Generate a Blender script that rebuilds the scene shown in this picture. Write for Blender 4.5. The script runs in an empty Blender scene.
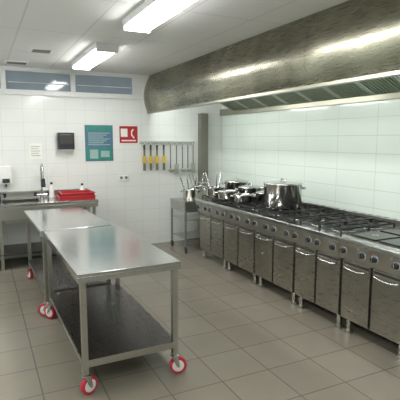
import bpy, math, random
from mathutils import Vector, Matrix
random.seed(4)
pi=math.pi
scn=bpy.context.scene
try:
    scn.view_settings.view_transform='Standard'
except Exception: pass

# ---------------- materials ----------------
def newmat(n):
    m=bpy.data.materials.new(n); m.use_nodes=True
    return m,m.node_tree.nodes,m.node_tree.links,m.node_tree.nodes['Principled BSDF']
def plain(n,col,rough=.5,metal=0,emit=None,es=0,noise=.06,bump=0.0,nscale=20):
    m,N,L,p=newmat(n)
    p.inputs['Roughness'].default_value=rough; p.inputs['Metallic'].default_value=metal
    t=N.new('ShaderNodeTexNoise'); t.inputs['Scale'].default_value=nscale
    g=N.new('ShaderNodeNewGeometry'); L.new(g.outputs['Position'],t.inputs['Vector'])
    mr=N.new('ShaderNodeMapRange'); mr.inputs['To Min'].default_value=1-noise; mr.inputs['To Max'].default_value=1+noise
    L.new(t.outputs['Fac'],mr.inputs['Value'])
    vm=N.new('ShaderNodeVectorMath'); vm.operation='SCALE'; vm.inputs[0].default_value=col
    L.new(mr.outputs['Result'],vm.inputs['Scale']); L.new(vm.outputs['Vector'],p.inputs['Base Color'])
    if emit:
        p.inputs['Emission Color'].default_value=(*emit,1); p.inputs['Emission Strength'].default_value=es
    if bump:
        b=N.new('ShaderNodeBump'); b.inputs['Strength'].default_value=bump; b.inputs['Distance'].default_value=.01
        L.new(t.outputs['Fac'],b.inputs['Height']); L.new(b.outputs['Normal'],p.inputs['Normal'])
    return m
def steel(n,col=(.58,.58,.55),rough=.28,stretch=(3,3,60),wave=.0,var=.08,wscale=1.6,wst=(1,1,1)):
    m,N,L,p=newmat(n)
    p.inputs['Metallic'].default_value=1
    g=N.new('ShaderNodeNewGeometry')
    mp=N.new('ShaderNodeMapping'); mp.inputs['Scale'].default_value=stretch
    L.new(g.outputs['Position'],mp.inputs['Vector'])
    t=N.new('ShaderNodeTexNoise'); t.inputs['Scale'].default_value=4; t.inputs['Detail'].default_value=4
    L.new(mp.outputs['Vector'],t.inputs['Vector'])
    mr=N.new('ShaderNodeMapRange'); mr.inputs['To Min'].default_value=max(.03,rough-.08); mr.inputs['To Max'].default_value=rough+.1
    L.new(t.outputs['Fac'],mr.inputs['Value']); L.new(mr.outputs['Result'],p.inputs['Roughness'])
    mp2=N.new('ShaderNodeMapping'); mp2.inputs['Scale'].default_value=wst
    L.new(g.outputs['Position'],mp2.inputs['Vector'])
    t2=N.new('ShaderNodeTexNoise'); t2.inputs['Scale'].default_value=wscale; t2.inputs['Detail'].default_value=1
    L.new(mp2.outputs['Vector'],t2.inputs['Vector'])
    mr2=N.new('ShaderNodeMapRange'); mr2.inputs['To Min'].default_value=1-var; mr2.inputs['To Max'].default_value=1+var
    mr2.inputs['From Min'].default_value=.25; mr2.inputs['From Max'].default_value=.75
    L.new(t2.outputs['Fac'],mr2.inputs['Value'])
    vm=N.new('ShaderNodeVectorMath'); vm.operation='SCALE'; vm.inputs[0].default_value=col
    L.new(mr2.outputs['Result'],vm.inputs['Scale']); L.new(vm.outputs['Vector'],p.inputs['Base Color'])
    if wave:
        b=N.new('ShaderNodeBump'); b.inputs['Strength'].default_value=wave; b.inputs['Distance'].default_value=.05
        L.new(t2.outputs['Fac'],b.inputs['Height']); L.new(b.outputs['Normal'],p.inputs['Normal'])
    return m
def tile(n,c1,c2,mortar,w,h,ms,axes,rough=.2,bump=.3,off=(0,0),var=.04):
    m,N,L,p=newmat(n)
    g=N.new('ShaderNodeNewGeometry'); s=N.new('ShaderNodeSeparateXYZ'); L.new(g.outputs['Position'],s.inputs[0])
    c=N.new('ShaderNodeCombineXYZ')
    L.new(s.outputs[axes[0]],c.inputs[0]); L.new(s.outputs[axes[1]],c.inputs[1])
    a=N.new('ShaderNodeVectorMath'); a.operation='ADD'; a.inputs[1].default_value=(off[0]+30*w,off[1]+30*h,0)
    L.new(c.outputs[0],a.inputs[0])
    b=N.new('ShaderNodeTexBrick'); b.offset=0; b.squash=1
    b.inputs['Scale'].default_value=1; b.inputs['Brick Width'].default_value=w; b.inputs['Row Height'].default_value=h
    b.inputs['Mortar Size'].default_value=ms; b.inputs['Mortar Smooth'].default_value=.1; b.inputs['Bias'].default_value=0
    b.inputs['Color1'].default_value=(*c1,1); b.inputs['Color2'].default_value=(*c2,1); b.inputs['Mortar'].default_value=(*mortar,1)
    L.new(a.outputs[0],b.inputs['Vector'])
    t=N.new('ShaderNodeTexNoise'); t.inputs['Scale'].default_value=2.5; t.inputs['Detail'].default_value=5
    L.new(g.outputs['Position'],t.inputs['Vector'])
    mr=N.new('ShaderNodeMapRange'); mr.inputs['To Min'].default_value=1-var; mr.inputs['To Max'].default_value=1+var
    L.new(t.outputs['Fac'],mr.inputs['Value'])
    vm=N.new('ShaderNodeVectorMath'); vm.operation='SCALE'
    L.new(b.outputs['Color'],vm.inputs[0]); L.new(mr.outputs['Result'],vm.inputs['Scale'])
    L.new(vm.outputs['Vector'],p.inputs['Base Color'])
    p.inputs['Roughness'].default_value=rough
    if bump:
        bp=N.new('ShaderNodeBump'); bp.invert=True; bp.inputs['Strength'].default_value=bump; bp.inputs['Distance'].default_value=.004
        L.new(b.outputs['Fac'],bp.inputs['Height']); L.new(bp.outputs['Normal'],p.inputs['Normal'])
    return m

M_floor=tile('floor_tiles',(.205,.188,.15),(.225,.205,.165),(.125,.113,.09),.40,.40,.005,(0,1),rough=.24,var=.12,off=(.1,.1),bump=.15)
M_wb=tile('wall_tiles_back',(.76,.775,.755),(.74,.76,.74),(.65,.66,.64),.30,.20,.003,(0,2),rough=.12,bump=.08)
M_wr=tile('wall_tiles_right',(.75,.83,.775),(.735,.815,.76),(.58,.66,.60),.60,.20,.004,(1,2),rough=.10,bump=.1)
M_ceil=tile('ceiling_panels',(.70,.70,.69),(.68,.68,.67),(.55,.55,.54),.6,1.2,.008,(0,1),rough=.7,bump=.1,off=(.2,.1))
M_top=steel('steel_table_top',(.60,.61,.60),.17,(40,2,3))
M_st=steel('steel_brushed',(.48,.475,.44),.3)
M_stb=steel('steel_doors',(.40,.385,.34),.28,(3,3,60),wave=.07,wscale=2.2,var=.15,wst=(1,1.5,.5))
M_hood=steel('steel_hood',(.31,.30,.235),.27,(2,2,30),wave=.4,var=.35,wscale=1.5,wst=(1,1.6,.6))  # dark colour streaks stand in for reflections along the curved steel
M_lip=steel('steel_hood_lip',(.33,.32,.26),.35)
M_filt=steel('steel_filter',(.28,.31,.23),.4)
M_pol=steel('steel_polished',(.62,.62,.60),.13)
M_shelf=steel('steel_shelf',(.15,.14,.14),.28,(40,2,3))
M_black=plain('cast_iron',(.02,.02,.02),.5)
M_dark=plain('dark_enamel',(.045,.043,.04),.3)
M_plate=plain('hot_plate',(.035,.035,.033),.25,.6)
M_red=plain('red_rubber',(.50,.02,.05),.4)
M_redp=plain('red_plastic',(.42,.02,.03),.35)
M_white=plain('white_plastic',(.8,.8,.78),.35)
M_frame=plain('white_frame',(.72,.73,.73),.4)
M_glass=plain('window_pane',(.12,.15,.17),.08,emit=(.35,.42,.47),es=.24,noise=.4,nscale=3)  # opaque pane, faint emission stands for daylight outside
M_lamp=plain('lamp_diffuser',(.9,.9,.9),.4,emit=(1,.99,.96),es=33,noise=0)
M_hfill=plain('hood_fill_glow',(.9,.9,.9),.4,emit=(.97,1,.96),es=22,noise=0)  # added glow, hidden in the hood to brighten the right wall
M_blk=plain('black_plastic',(.03,.035,.045),.25)
M_blue=plain('poster_blue',(.08,.17,.24),.4,noise=.3)
M_green=plain('poster_green',(.03,.24,.18),.4,noise=.2)
M_prnt=plain('poster_print',(.32,.44,.44),.4)
M_yel=plain('yellow_plastic',(.66,.45,.07),.4)
M_bluep=plain('grey_blue_steel',(.27,.30,.32),.35,.6)
M_duct=plain('duct_grey',(.16,.16,.13),.4)
M_ring=plain('knob_ring',(.45,.45,.43),.4)
M_food=plain('paper',(.8,.8,.76),.7)

# ---------------- mesh builder ----------------
import bmesh
class B:
    def __init__(s,name):
        s.n=name; s.v=[]; s.f=[]; s.m=[]; s.s=[]; s.mats=[]
    def mi(s,mat):
        if mat not in s.mats: s.mats.append(mat)
        return s.mats.index(mat)
    def add(s,vs,fs,mat,smooth=False):
        o=len(s.v); k=s.mi(mat)
        s.v+= [tuple(v) for v in vs]
        for f in fs:
            s.f.append([i+o for i in f]); s.m.append(k); s.s.append(smooth)
    def box(s,x0,x1,y0,y1,z0,z1,mat,M=None):
        vs=[Vector((x,y,z)) for x in(x0,x1) for y in(y0,y1) for z in(z0,z1)]
        if M is not None: vs=[M@v for v in vs]
        s.add(vs,[(0,1,3,2),(4,6,7,5),(0,4,5,1),(2,3,7,6),(0,2,6,4),(1,5,7,3)],mat)
    def prism(s,prof,y0,y1,mat,smooth=False,closed=True,axis='y'):
        n=len(prof)
        if axis=='y':
            vs=[(x,y0,z) for x,z in prof]+[(x,y1,z) for x,z in prof]
        else:
            vs=[(y0,x,z) for x,z in prof]+[(y1,x,z) for x,z in prof]
        fs=[(i,(i+1)%n,(i+1)%n+n,i+n) for i in range(n if closed else n-1)]
        s.add(vs,fs,mat,smooth)
        if closed: s.add(vs,[tuple(range(n))[::-1],tuple(range(n,2*n))],mat)
    def tube(s,pts,r,mat,n=10,r2=None,caps=True):
        P=[Vector(p) for p in pts]; vs=[];fs=[]; prev=None
        for i,p in enumerate(P):
            d=((P[min(i+1,len(P)-1)]-P[max(i-1,0)])).normalized()
            if prev is None:
                a=Vector((0,0,1)) if abs(d.z)<.9 else Vector((1,0,0))
            else: a=prev
            u=(a-d*a.dot(d)).normalized(); w=d.cross(u); prev=u
            rr=r if r2 is None else r+(r2-r)*i/(len(P)-1)
            for k in range(n):
                t=2*pi*k/n; vs.append(p+u*math.cos(t)*rr+w*math.sin(t)*rr)
        for i in range(len(P)-1):
            for k in range(n):
                fs.append((i*n+k,i*n+(k+1)%n,(i+1)*n+(k+1)%n,(i+1)*n+k))
        s.add(vs,fs,mat,True)
        if caps: s.add(vs,[tuple(range(n))[::-1],tuple(range((len(P)-1)*n,len(P)*n))],mat)
    def cyl(s,a,b,r,mat,n=20,r2=None): s.tube([a,b],r,mat,n,r2)
    def lathe(s,c,prof,mat,n=32,axis='z'):
        vs=[];fs=[]
        for r,h in prof:
            for k in range(n):
                t=2*pi*k/n; q=(r*math.cos(t),r*math.sin(t),h)
                if axis=='x': q=(q[2],q[0],q[1])
                if axis=='y': q=(q[0],q[2],q[1])
                vs.append((c[0]+q[0],c[1]+q[1],c[2]+q[2]))
        for i in range(len(prof)-1):
            for k in range(n):
                fs.append((i*n+k,i*n+(k+1)%n,(i+1)*n+(k+1)%n,(i+1)*n+k))
        s.add(vs,fs,mat,True)
    def build(s,loc=None,rot=0,bevel=0,parent=None):
        if loc is None:
            xs=[v[0] for v in s.v];ys=[v[1] for v in s.v];zs=[v[2] for v in s.v]
            o=((min(xs)+max(xs))/2,(min(ys)+max(ys))/2,min(zs))
            vs=[(v[0]-o[0],v[1]-o[1],v[2]-o[2]) for v in s.v]; loc=o
        else: vs=s.v
        me=bpy.data.meshes.new(s.n); me.from_pydata(vs,[],s.f)
        for m in s.mats: me.materials.append(m)
        for i,p in enumerate(me.polygons): p.material_index=s.m[i]; p.use_smooth=s.s[i]
        me.update()
        bm=bmesh.new(); bm.from_mesh(me)
        bmesh.ops.recalc_face_normals(bm,faces=bm.faces); bm.to_mesh(me); bm.free()
        ob=bpy.data.objects.new(s.n,me); scn.collection.objects.link(ob)
        ob.location=loc; ob.rotation_euler=(0,0,rot)
        if parent is not None:
            ob.parent=parent; ob.location=Vector(loc)-parent.location
        if bevel:
            b=ob.modifiers.new('bevel','BEVEL'); b.width=bevel; b.segments=2; b.limit_method='ANGLE'; b.angle_limit=math.radians(50)
        return ob

XL,XR,YF,YB,ZC=-1.6,3.9,-1.6,7.1,2.79
# ---------------- room ----------------
b=B('floor'); b.box(XL-.1,XR+.1,YF-.1,YB+.1,-.1,0,M_floor); b.build()
b=B('ceiling'); b.box(XL-.1,XR+.1,YF-.1,YB+.1,ZC,ZC+.1,M_ceil); b.build()
b=B('wall_right'); b.box(XR,XR+.1,YF,YB,0,ZC,M_wr); b.build()
b=B('wall_left'); b.box(XL-.1,XL,YF,YB,0,ZC,M_wr); b.build()
b=B('wall_front'); b.box(XL,XR,YF-.1,YF,0,ZC,M_wb); b.build()
b=B('wall_back')
b.box(XL,XR,YB,YB+.1,0,2.42,M_wb); b.box(2.3,XR,YB,YB+.1,2.42,ZC,M_wb)
b.build()
edges=[-1.6,-.62,.36,1.33,2.3]
for i in range(4):
    a,c=edges[i],edges[i+1]
    w=B('window_%d'%(i+1))
    z0,z1=2.42,ZC
    w.box(a,c,YB-.012,YB+.08,z0,z0+.05,M_frame); w.box(a,c,YB-.012,YB+.08,z1-.06,z1,M_frame)
    w.box(a,a+.035,YB-.012,YB+.08,z0+.05,z1-.06,M_frame); w.box(c-.035,c,YB-.012,YB+.08,z0+.05,z1-.06,M_frame)
    w.box(a+.035,c-.035,YB+.03,YB+.045,z0+.05,z1-.06,M_glass)
    w.box(a+.06,c-.06,YB+.005,YB+.02,z0+.15,z0+.16,M_frame)
    w.build(bevel=.004)
b=B('trim_1'); b.box(XL,2.34,YB-.03,YB,2.395,2.42,M_frame); b.build()
b=B('pillar'); b.box(3.42,3.56,YB-.13,YB-.002,0,2.2,M_duct)  # dark grey pillar by the back corner, not a trim
b.box(3.40,3.58,YB-.14,YB-.002,1.0,1.03,M_st)
b.build(bevel=.006)
def lamp(x,y0,y1):
    b=B('ceiling_lamp')
    b.prism([(x-.13,ZC),(x-.12,ZC-.05),(x+.12,ZC-.05),(x+.13,ZC)],y0,y1,M_frame)
    b.prism([(x-.105,ZC-.05),(x-.09,ZC-.085),(x+.09,ZC-.085),(x+.105,ZC-.05)],y0+.03,y1-.03,M_lamp)
    b.box(x-.12,x+.12,y0,y0+.03,ZC-.09,ZC-.05,M_frame); b.box(x-.12,x+.12,y1-.03,y1,ZC-.09,ZC-.05,M_frame)
    b.build()
for y0 in (.1,2.60,5.0): lamp(1.32,y0,y0+1.4)
for y0 in (.1,2.60,5.0): lamp(-.75,y0,y0+1.4)  # second row added out of view for more room light
def vent(x,y,w,l):
    b=B('ceiling_vent'); z=ZC
    b.box(x-w/2,x+w/2,y-l/2,y+l/2,z-.012,z,M_frame)
    for i in range(5):
        yy=y-l/2+l*(i+.7)/5.6
        b.box(x-w/2+.03,x+w/2-.03,yy,yy+l/12,z-.016,z-.011,M_duct)
    b.build()
vent(.72,5.7,.26,.22); vent(.52,6.7,.3,.2)

# ---------------- hood ----------------
HY0,HY1=.6,YB-.002
b=B('extractor_hood')
XT=2.56
outer=[(XT,ZC-.002)]
for i in range(17):
    t=i/16; z=ZC-.03-(ZC-.03-2.2)*t
    outer.append((XT-.115*math.sin(pi*(.06+.78*t)),z))
xe=outer[-1][0]
inner=[(x+.012,z) for x,z in outer][::-1]
b.prism(outer,HY0,HY1,M_hood,smooth=True,closed=False)
b.prism(inner,HY0,HY1,M_hood,smooth=True,closed=False)
b.prism([(xe-.004,2.204),(xe-.008,2.178),(xe+.06,2.178),(xe+.06,2.20),(xe+.05,2.20),(xe+.05,2.186),(xe+.01,2.186),(xe+.01,2.204)],HY0,HY1,M_lip)
for k in range(6):
    y=HY0+.02+k*1.22
    b.prism([(x-.003,z) for x,z in outer]+[(x+.003,z) for x,z in outer[::-1]],y,y+.015,M_hood)
b.prism(outer+[(XR-.004,2.2),(XR-.004,ZC-.002)],HY0,HY0+.01,M_hood)
b.box(XR-.05,XR-.004,HY0,HY1,2.17,2.28,M_lip)
b.box(3.0,3.03,HY0+.01,HY1,2.62,ZC-.003,M_filt)
p0=Vector((3.02,0,2.62)); p1=Vector((3.84,0,2.24)); dv=p1-p0; ln=dv.length; ang=math.atan2(dv.z,dv.x)
y=HY0+.02
while y+.5<HY1:
    T=Matrix.Translation((p0.x,y,p0.z))@Matrix.Rotation(-ang,4,'Y')
    b.box(0,ln,0,.49,.004,.02,M_dark,T)
    b.box(0,ln,0,.03,-.012,.004,M_st,T); b.box(0,ln,.46,.49,-.012,.004,M_st,T)
    b.box(0,.03,.03,.46,-.012,.004,M_filt,T); b.box(ln-.03,ln,.03,.46,-.012,.004,M_filt,T)
    for i in range(9):
        yy=.045+i*.046
        b.box(.03,ln-.03,yy,yy+.028,-.01,.002,M_filt,T)
    b.tube([T@Vector((ln*.6,.2,-.012)),T@Vector((ln*.6,.2,-.035)),T@Vector((ln*.6,.29,-.035)),T@Vector((ln*.6,.29,-.012))],.004,M_pol,6)
    y+=.5
for y0 in(1.2,2.9,4.6,5.9):  # unseen fill strips added behind the hood front, facing the wall
    b.box(xe+.02,xe+.05,y0,y0+1.0,2.28,2.40,M_frame)
    b.box(xe+.05,xe+.08,y0+.02,y0+.98,2.29,2.39,M_hfill)
b.build()

# ---------------- tables ----------------
def caster(b,x,y,ang,H=.15):
    r=.066; c=Vector((x,y,r))
    d=Vector((math.cos(ang),math.sin(ang),0)); a=Vector((-d.y,d.x,0))
    c=c+d*.025
    R=Matrix.Translation(c)@Matrix(((a.x,d.x,0,0),(a.y,d.y,0,0),(0,0,1,0),(0,0,0,1)))
    def ring(prof,mat,n=28):
        vs=[];fs=[]
        for rr,h in prof:
            for k in range(n):
                t=2*pi*k/n; vs.append(R@Vector((h,rr*math.cos(t),rr*math.sin(t))))
        for i in range(len(prof)-1):
            for k in range(n): fs.append((i*n+k,i*n+(k+1)%n,(i+1)*n+(k+1)%n,(i+1)*n+k))
        b.add(vs,fs,mat,True)
    ring([(.044,-.017),(.061,-.018),(r,-.010),(r,.010),(.061,.018),(.044,.017)],M_red)
    ring([(.001,-.020),(.044,-.019),(.048,-.012),(.048,.012),(.044,.019),(.001,.020)],M_white)
    for sgn in(-1,1):
        vs=[c+a*sgn*.026+d*(-.014),c+a*sgn*.026+d*.012,c+a*sgn*.026+Vector((0,0,.078)),c+a*sgn*.026-d*.045+Vector((0,0,.078))]
        vs2=[v+a*sgn*.004 for v in vs]
        b.add(vs+vs2,[(0,1,2,3),(4,7,6,5),(0,4,5,1),(1,5,6,2),(2,6,7,3),(3,7,4,0)],M_pol)
    b.box(x-.03,x+.03,y-.03,y+.03,r+.075,r+.083,M_pol)
    b.cyl((x,y,r+.08),(x,y,H+.01),.014,M_pol,12)
    b.cyl(c-a*.034,c+a*.034,.008,M_pol,10)
def table(x0,x1,y0,y1,rot,H=.875,shz=.24,angs=(0,1,2,3)):
    cx,cy=(x0+x1)/2,(y0+y1)/2; w=(x1-x0)/2; l=(y1-y0)/2
    b=B('steel_work_table')
    b.box(-w,w,-l,l,H-.022,H,M_top)
    b.box(-w,w,-l,-l+.015,H-.06,H-.022,M_top); b.box(-w,w,l-.015,l,H-.06,H-.022,M_top)
    b.box(-w,-w+.015,-l+.015,l-.015,H-.06,H-.022,M_top); b.box(w-.015,w,-l+.015,l-.015,H-.06,H-.022,M_top)
    k=0
    for sx in(-1,1):
        for sy in(-1,1):
            X=sx*(w-.04);Y=sy*(l-.04)
            b.box(X-.02,X+.02,Y-.02,Y+.02,.155,H-.022,M_st)
            caster(b,X,Y,angs[k]); k+=1
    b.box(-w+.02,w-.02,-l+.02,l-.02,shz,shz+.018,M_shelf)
    b.box(-w+.02,w-.02,-l+.018,-l+.022,shz-.02,shz+.02,M_st)
    for sy in(-1,1): b.box(-w+.06,w-.06,sy*(l-.04)-.015,sy*(l-.04)+.015,shz-.035,shz,M_st)
    for sx in(-1,1): b.box(sx*(w-.04)-.015,sx*(w-.04)+.015,-l+.06,l-.06,shz-.035,shz,M_st)
    for sy in(-.33,.33): b.box(-w+.03,w-.03,sy*l-.02,sy*l+.02,H-.05,H-.022,M_st)
    return b.build(loc=(cx,cy,0),rot=rot,bevel=.003)
table(.52,1.265,2.92,4.50,math.radians(.6),angs=(.4,2.2,-.3,1.4))
table(.47,1.18,4.53,5.95,math.radians(1.2),angs=(2.8,1.9,.7,1.4))

# ---------------- ranges ----------------
XF=2.82; XK=3.70; ZT=.9
def grate(b,cx,cy,sx,sy,z):
    r=.007
    for s in(-1,1):
        b.box(cx-sx,cx+sx,cy+s*sy-r,cy+s*sy+r,z,z+.014,M_black)
        b.box(cx+s*sx-r,cx+s*sx+r,cy-sy,cy+sy,z,z+.014,M_black)
    b.box(cx-sx,cx-.04,cy-r,cy+r,z,z+.016,M_black); b.box(cx+.04,cx+sx,cy-r,cy+r,z,z+.016,M_black)
    b.box(cx-r,cx+r,cy-sy,cy-.04,z,z+.016,M_black); b.box(cx-r,cx+r,cy+.04,cy+sy,z,z+.016,M_black)
    for a in(-1,1):
        for c in(-1,1): b.box(cx+a*sx-r,cx+a*sx+r,cy+c*sy-r,cy+c*sy+r,ZT+.002,z,M_black)
def knob(b,y,z,x,col=M_blk):
    b.cyl((x,y,z),(x-.008,y,z),.036,M_ring,20)
    b.cyl((x-.008,y,z),(x-.034,y,z),.029,col,20,r2=.024)
    b.box(x-.042,x-.032,y-.004,y+.004,z-.022,z+.022,M_pol)
def unit(y0,y1,kind,name,doors=2):
    b=B(name); g=.003; y0+=g; y1-=g; w=y1-y0
    b.prism([(XF+.01,ZT-.045),(XF,ZT-.035),(XF,ZT-.01),(XF+.01,ZT),(XK,ZT),(XK,ZT-.045)],y0,y1,M_top)
    b.prism([(XF+.012,ZT-.045),(XF+.05,ZT-.20),(XF+.12,ZT-.20),(XF+.12,ZT-.045)],y0,y1,M_st)
    b.box(XF+.09,XK,y0,y1,.14,ZT-.205,M_st)
    dw=w/doors
    for i in range(doors):
        a=y0+i*dw+.014; c=y0+(i+1)*dw-.014
        b.box(XF+.068,XF+.089,a,c,.15,ZT-.215,M_stb)
        b.box(XF+.0665,XF+.069,a+.015,c-.015,.652,.674,M_dark)
        m=(a+c)/2
        b.tube([(XF+.07,m-.12,.635),(XF+.042,m-.115,.630),(XF+.034,m-.06,.620),(XF+.034,m+.06,.620),(XF+.042,m+.115,.630),(XF+.07,m+.12,.635)],.010,M_pol,8)
    for i in range(doors+1):
        yy=y0+i*dw
        b.box(XF+.087,XF+.091,max(y0,yy-.013),min(y1,yy+.013),.145,ZT-.21,M_black)
    for yy in(y0+.06,y1-.06):
        for xx in(XF+.13,XK-.08):
            b.cyl((xx,yy,.02),(xx,yy,.142),.024,M_pol,14); b.cyl((xx,yy,0),(xx,yy,.03),.033,M_st,14)
    b.box(XK-.07,XK,y0,y1,ZT,ZT+.07,M_st)
    for i in range(6): 
        yy=y0+w*(i+.7)/6.4; b.box(XK-.055,XK-.02,yy,yy+.05,ZT+.0695,ZT+.0715,M_dark)
    if kind=='gas':
        b.box(XF+.09,XK-.1,y0+.04,y1-.04,ZT,ZT+.003,M_dark)
        for ix in(0,1):
            for iy in(0,1):
                cx=XF+.09+.175+ix*.35-.005; cy=y0+.04+(w-.08)*(.25+.5*iy)
                b.lathe((cx,cy,ZT+.003),[(.09,0),(.085,.008),(.06,.010),(.058,.022),(.045,.028),(.001,.030)],M_black,24)
                b.lathe((cx,cy,ZT+.003),[(.12,0),(.118,.003),(.095,.003)],M_pol,24)
                grate(b,cx,cy,.165,(w-.08)/4-.008,ZT+.036)
    elif kind=='plate':
        b.box(XF+.07,XK-.09,y0+.03,y1-.03,ZT,ZT+.006,M_st)
        for ix in(0,1):
            for iy in(0,1):
                cx=XF+.09+.18+ix*.355-.005; cy=y0+w*(.27+.46*iy)
                b.box(cx-.15,cx+.15,cy-.14,cy+.14,ZT+.006,ZT+.022,M_plate)
                b.lathe((cx,cy,ZT+.022),[(.03,0),(.028,.002),(.001,.002)],M_pol,16)
    n=4
    for i in range(n):
        yy=y0+w*(i+.5)/n+(.02 if i%2 else -.02); z=ZT-.115
        x=XF+.012+.038*(.07/.155)
        knob(b,yy,z,x)
        b.cyl((x,yy+.045,z+.045),(x-.012,yy+.045,z+.045),.007,M_redp if i%2 else M_white,8)
    b.build(bevel=.002)
unit(1.58,2.30,'plate','electric_range')
unit(2.30,3.00,'plate','electric_range')
unit(3.00,3.68,'gas','gas_range')
unit(3.68,4.44,'gas','gas_range')
unit(4.44,5.20,'gas','gas_range')
unit(5.20,5.94,'gas','gas_range')

# ---------------- pots ----------------
def pot(name,x,y,z,r,h,lid=True,ladles=0):
    b=B(name)
    b.lathe((x,y,z),[(.001,0),(r*.96,0),(r,.012),(r,h-.006),(r+.008,h),(r+.006,h+.006),(r-.004,h+.004),(r-.006,h-.01),(r-.006,.01),(.001,.008)],M_pol,40)
    if lid:
        b.lathe((x,y,z+h+.004),[(r+.009,0),(r+.009,.008),(r*.93,.012),(r*.6,.022),(.001,.026)],M_pol,40)
        b.tube([(x,y-.045,z+h+.028),(x,y-.04,z+h+.055),(x,y+.04,z+h+.055),(x,y+.045,z+h+.028)],.007,M_pol,8)
    for s in(-1,1):
        d=Vector((.80*s,-.6*s,0))
        p=Vector((-d.y,d.x,0)); c=Vector((x,y,z+h*.82))
        b.tube([c+d*(r-.003)-p*.055,c+d*(r+.035)-p*.05,c+d*(r+.042)+Vector((0,0,.004)),c+d*(r+.035)+p*.05,c+d*(r-.003)+p*.055],.008,M_pol,8)
    for i in range(ladles):
        a=.6+i*2*pi/ladles*.8
        b.tube([(x+.3*r*math.cos(a),y+.3*r*math.sin(a),z+.02),(x+r*.95*math.cos(a),y+r*.95*math.sin(a),z+h+.02),(x+r*1.5*math.cos(a),y+r*1.5*math.sin(a),z+h+.2)],.008,M_pol,8)
    b.build()
gz=ZT+.053
pot('stockpot',3.24,4.38,gz,.225,.28)
pot('cooking_pot',3.40,4.94,gz,.15,.10)
pot('saucepan',3.05,4.98,gz,.12,.09,lid=False)
pot('cooking_pot',3.38,5.32,gz,.17,.14)
pot('saucepan',3.03,5.36,gz,.13,.10,lid=False)
pot('cooking_pot',3.38,5.70,gz,.17,.19)
pot('saucepan',3.02,5.70,gz,.13,.12,lid=False,ladles=4)

# ---------------- low trolley ----------------
b=B('utility_trolley')
x0,x1,y0,y1=2.80,3.34,6.25,6.8
for x in(x0,x1):
    for y in(y0,y1):
        b.box(x-.015,x+.015,y-.015,y+.015,.1,.78,M_bluep)
        b.lathe((x,y,.05),[(.001,-.015),(.05,-.012),(.05,.012),(.001,.015)],M_dark,20,axis='x')
        b.cyl((x,y,.05),(x,y,.11),.01,M_pol,8)
b.box(x0-.02,x1+.02,y0-.02,y1+.02,.78,.80,M_st)
b.box(x0+.01,x1-.01,y0+.01,y1-.01,.2,.22,M_st)
b.box(x0+.01,x1-.01,y0+.01,y1-.01,.5,.515,M_st)
b.box(x0-.012,x1+.012,y0-.018,y0-.006,.64,.78,M_st)
b.box(x0-.018,x0-.006,y0,y1,.64,.78,M_st)
b.build(bevel=.003)
pot('utensil_pot',2.97,6.42,.802,.12,.17,lid=False,ladles=6)
pot('utensil_pot',3.20,6.60,.802,.11,.20,lid=False,ladles=5)

# ---------------- sink counter ----------------
b=B('sink_counter')
sx0,sx1,sy0,sy1=-.6,1.5,6.42,YB-.005
bas=[(-.35,.15),(.25,.72)]
by0,by1=sy0+.09,sy1-.14
b.box(sx0,sx1,sy0,by0,.86,.9,M_top); b.box(sx0,sx1,by1,sy1,.86,.9,M_top)
xs=[sx0]+[v for p in bas for v in p]+[sx1]
for i in range(0,len(xs),2): b.box(xs[i],xs[i+1],by0,by1,.86,.9,M_top)
for a,c in bas:
    b.box(a,c,by0,by1,.62,.63,M_st)
    b.box(a-.006,a,by0,by1,.62,.87,M_st); b.box(c,c+.006,by0,by1,.62,.87,M_st)
    b.box(a,c,by0-.006,by0,.62,.87,M_st); b.box(a,c,by1,by1+.006,.62,.87,M_st)
b.box(sx0,.78,sy0,sy0+.02,.68,.86,M_st)
b.box(.78,sx1,sy0,sy0+.02,.80,.86,M_st)
b.box(sx1-.02,sx1,sy0+.02,sy1,.80,.86,M_st)
b.box(sx0,sx1,sy1-.02,sy1,.9,1.0,M_st)
for x in(sx0+.05,.2,.78,sx1-.05):
    for y in(sy0+.05,sy1-.06): b.box(x-.02,x+.02,y-.02,y+.02,0,.86,M_st)
b.box(sx0+.03,sx1-.03,sy0+.03,sy1-.03,.2,.22,M_shelf)
sink=b.build(bevel=.003)
def tap(name,x,tall):
    b=B(name); y=YB-.12; z=.9
    b.cyl((x,y,z),(x,y,z+.05),.03,M_pol); b.cyl((x-.09,y,z+.05),(x+.09,y,z+.05),.016,M_pol,12)
    for s in(-1,1): b.cyl((x+s*.09,y,z+.03),(x+s*.09,y,z+.09),.022,M_blk,12)
    pts=[(x,y,z+.05),(x,y,z+tall)]
    for i in range(1,9):
        t=pi*i/8; pts.append((x,y-.1+.1*math.cos(t),z+tall+.1*math.sin(t)))
    pts.append((x,y-.2,z+tall-.12)); b.tube(pts,.014,M_pol,10)
    b.cyl((x,y-.2,z+tall-.10),(x,y-.2,z+tall-.22),.026,M_blk,12,r2=.034)
    b.build(parent=sink)
tap('prerinse_tap',.80,.40); tap('sink_tap',.2,.2)
b=B('soap_dispenser'); b.box(.24,.40,YB-.11,YB-.002,1.12,1.38,M_white); b.box(.27,.37,YB-.13,YB-.11,1.14,1.2,M_blk); b.cyl((.32,YB-.07,1.12),(.32,YB-.07,1.08),.012,M_blk,10); b.build(bevel=.012)
b=B('wall_notice'); b.box(.66,.84,YB-.008,YB-.002,1.47,1.70,M_food)
for i in range(5): b.box(.685,.815-.02*(i%2),YB-.010,YB-.008,1.65-.033*i,1.657-.033*i,M_duct)
b.build()
def bottle(x,y,mat,h=.22):
    b=B('detergent_bottle')
    b.lathe((x,y,.902),[(.001,0),(.035,0),(.038,.01),(.038,h*.65),(.015,h*.82),(.015,h*.9)],mat,24)
    b.lathe((x,y,.902+h*.9),[(.018,0),(.018,.03),(.001,.032)],M_blk,16)
    b.build()
bottle(.93,6.92,M_white); bottle(1.38,6.94,M_white,.18)
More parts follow.
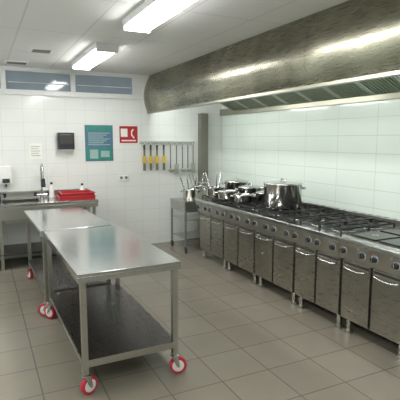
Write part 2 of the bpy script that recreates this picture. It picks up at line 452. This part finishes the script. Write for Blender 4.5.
def tray(name,x,y,z,w,l,h,mat):
    b=B(name); t=.008
    b.box(x-w,x+w,y-l,y+l,z,z+t,mat)
    for s in(-1,1):
        b.box(x+s*w-t,x+s*w+t,y-l-t,y+l+t,z,z+h,mat); b.box(x-w,x+w,y+s*l-t,y+s*l+t,z,z+h,mat)
        b.box(x+s*(w+.012)-.01,x+s*(w+.012)+.01,y-l-.02,y+l+.02,z+h-.008,z+h,mat)
        b.box(x-w-.02,x+w+.02,y+s*(l+.012)-.01,y+s*(l+.012)+.01,z+h-.008,z+h,mat)
    b.build(bevel=.003)
tray('red_tray',1.23,6.68,.902,.24,.17,.05,M_redp)
tray('red_tray',1.245,6.69,.954,.22,.16,.045,M_redp)

# ---------------- wall items ----------------
b=B('towel_dispenser'); b.box(1.06,1.30,YB-.12,YB-.002,1.61,1.86,M_blk); b.box(1.09,1.27,YB-.128,YB-.12,1.68,1.83,M_dark); b.box(1.10,1.26,YB-.10,YB-.04,1.59,1.61,M_food); b.build(bevel=.015)
b=B('safety_poster'); y=YB-.006
b.box(1.48,1.92,y,YB-.001,1.42,1.98,M_blue)
b.box(1.50,1.90,y-.001,y,1.90,1.96,M_green)
for i in range(7):
    b.box(1.53,1.87-.05*(i%3),y-.002,y,1.85-.03*i,1.862-.03*i,M_prnt)
b.box(1.50,1.90,y-.001,y,1.44,1.62,M_green)
b.box(1.55,1.68,y-.002,y-.001,1.46,1.60,M_prnt); b.box(1.72,1.86,y-.002,y-.001,1.48,1.58,M_prnt)
b.build()
b=B('fire_sign'); b.box(2.03,2.33,y,YB-.001,1.70,1.97,M_redp)
b.box(2.05,2.16,y-.002,y,1.80,1.93,M_food)
b.tube([(2.27,y-.002,1.78),(2.23,y-.002,1.83),(2.23,y-.002,1.89),(2.26,y-.002,1.92)],.012,M_food,6)
b.box(2.06,2.30,y-.002,y,1.73,1.75,M_food)
b.build()
b=B('utensil_rack')
b.box(2.36,3.34,YB-.02,YB-.002,1.68,1.73,M_pol)
b.tube([(2.36,YB-.05,1.70),(3.34,YB-.05,1.70)],.007,M_pol,8)
for x in(2.40,2.84,3.28): b.box(x-.006,x+.006,YB-.05,YB-.01,1.69,1.71,M_pol)
tools=[(2.42,'y'),(2.53,'y'),(2.64,'y'),(2.76,'y'),(2.88,'l'),(2.99,'s'),(3.10,'l'),(3.20,'l'),(3.30,'s')]
for x,k in tools:
    yy=YB-.052
    b.tube([(x,yy-.0,1.712),(x,yy-.012,1.705),(x,yy-.012,1.66)],.004,M_pol,6)
    if k=='y':
        b.box(x-.014,x+.014,yy-.02,yy-.004,1.59,1.67,M_dark)
        b.box(x-.016,x+.016,yy-.014,yy-.010,1.45,1.59,M_duct)
        b.box(x-.028,x+.028,yy-.026,yy-.002,1.37,1.49,M_yel)
        b.box(x-.022,x+.022,yy-.016,yy-.010,1.25,1.37,M_duct)
    elif k=='l':
        b.tube([(x,yy-.012,1.66),(x,yy-.012,1.27)],.010,M_duct,8)
        b.lathe((x,yy-.060,1.21),[(.001,0),(.03,.008),(.052,.03),(.058,.055),(.054,.055),(.03,.012),(.001,.006)],M_st,20)
    else:
        b.tube([(x,yy-.012,1.66),(x,yy-.012,1.34)],.010,M_duct,8)
        b.box(x-.04,x+.04,yy-.015,yy-.010,1.18,1.35,M_st)
b.build()
b=B('power_socket')
b.box(2.0,2.16,YB-.02,YB-.002,1.10,1.19,M_white)
for x in(2.04,2.12): b.lathe((x,YB-.021,1.145),[(.001,0),(.022,0),(.024,.002)],M_duct,16,axis='y')
b.build(bevel=.004)
b=B('gas_pipe')
b.tube([(3.84,.9,.45),(3.84,6.9,.45)],.018,M_yel,10)
for y in(1.2,2.8,4.6,6.4): b.box(3.82,3.898,y-.015,y+.015,.425,.475,M_st)
b.build()

# ---------------- world, camera ----------------
w=bpy.data.worlds.new('world'); scn.world=w; w.use_nodes=True
w.node_tree.nodes['Background'].inputs[0].default_value=(.6,.7,.8,1); w.node_tree.nodes['Background'].inputs[1].default_value=.6
cam=bpy.data.cameras.new('camera'); co=bpy.data.objects.new('camera',cam); scn.collection.objects.link(co)
co.location=(0,0,1.75); co.rotation_euler=(math.radians(90-7.6),0,math.radians(-26))
cam.lens=40.5; cam.sensor_width=36; cam.clip_start=.05
scn.camera=co
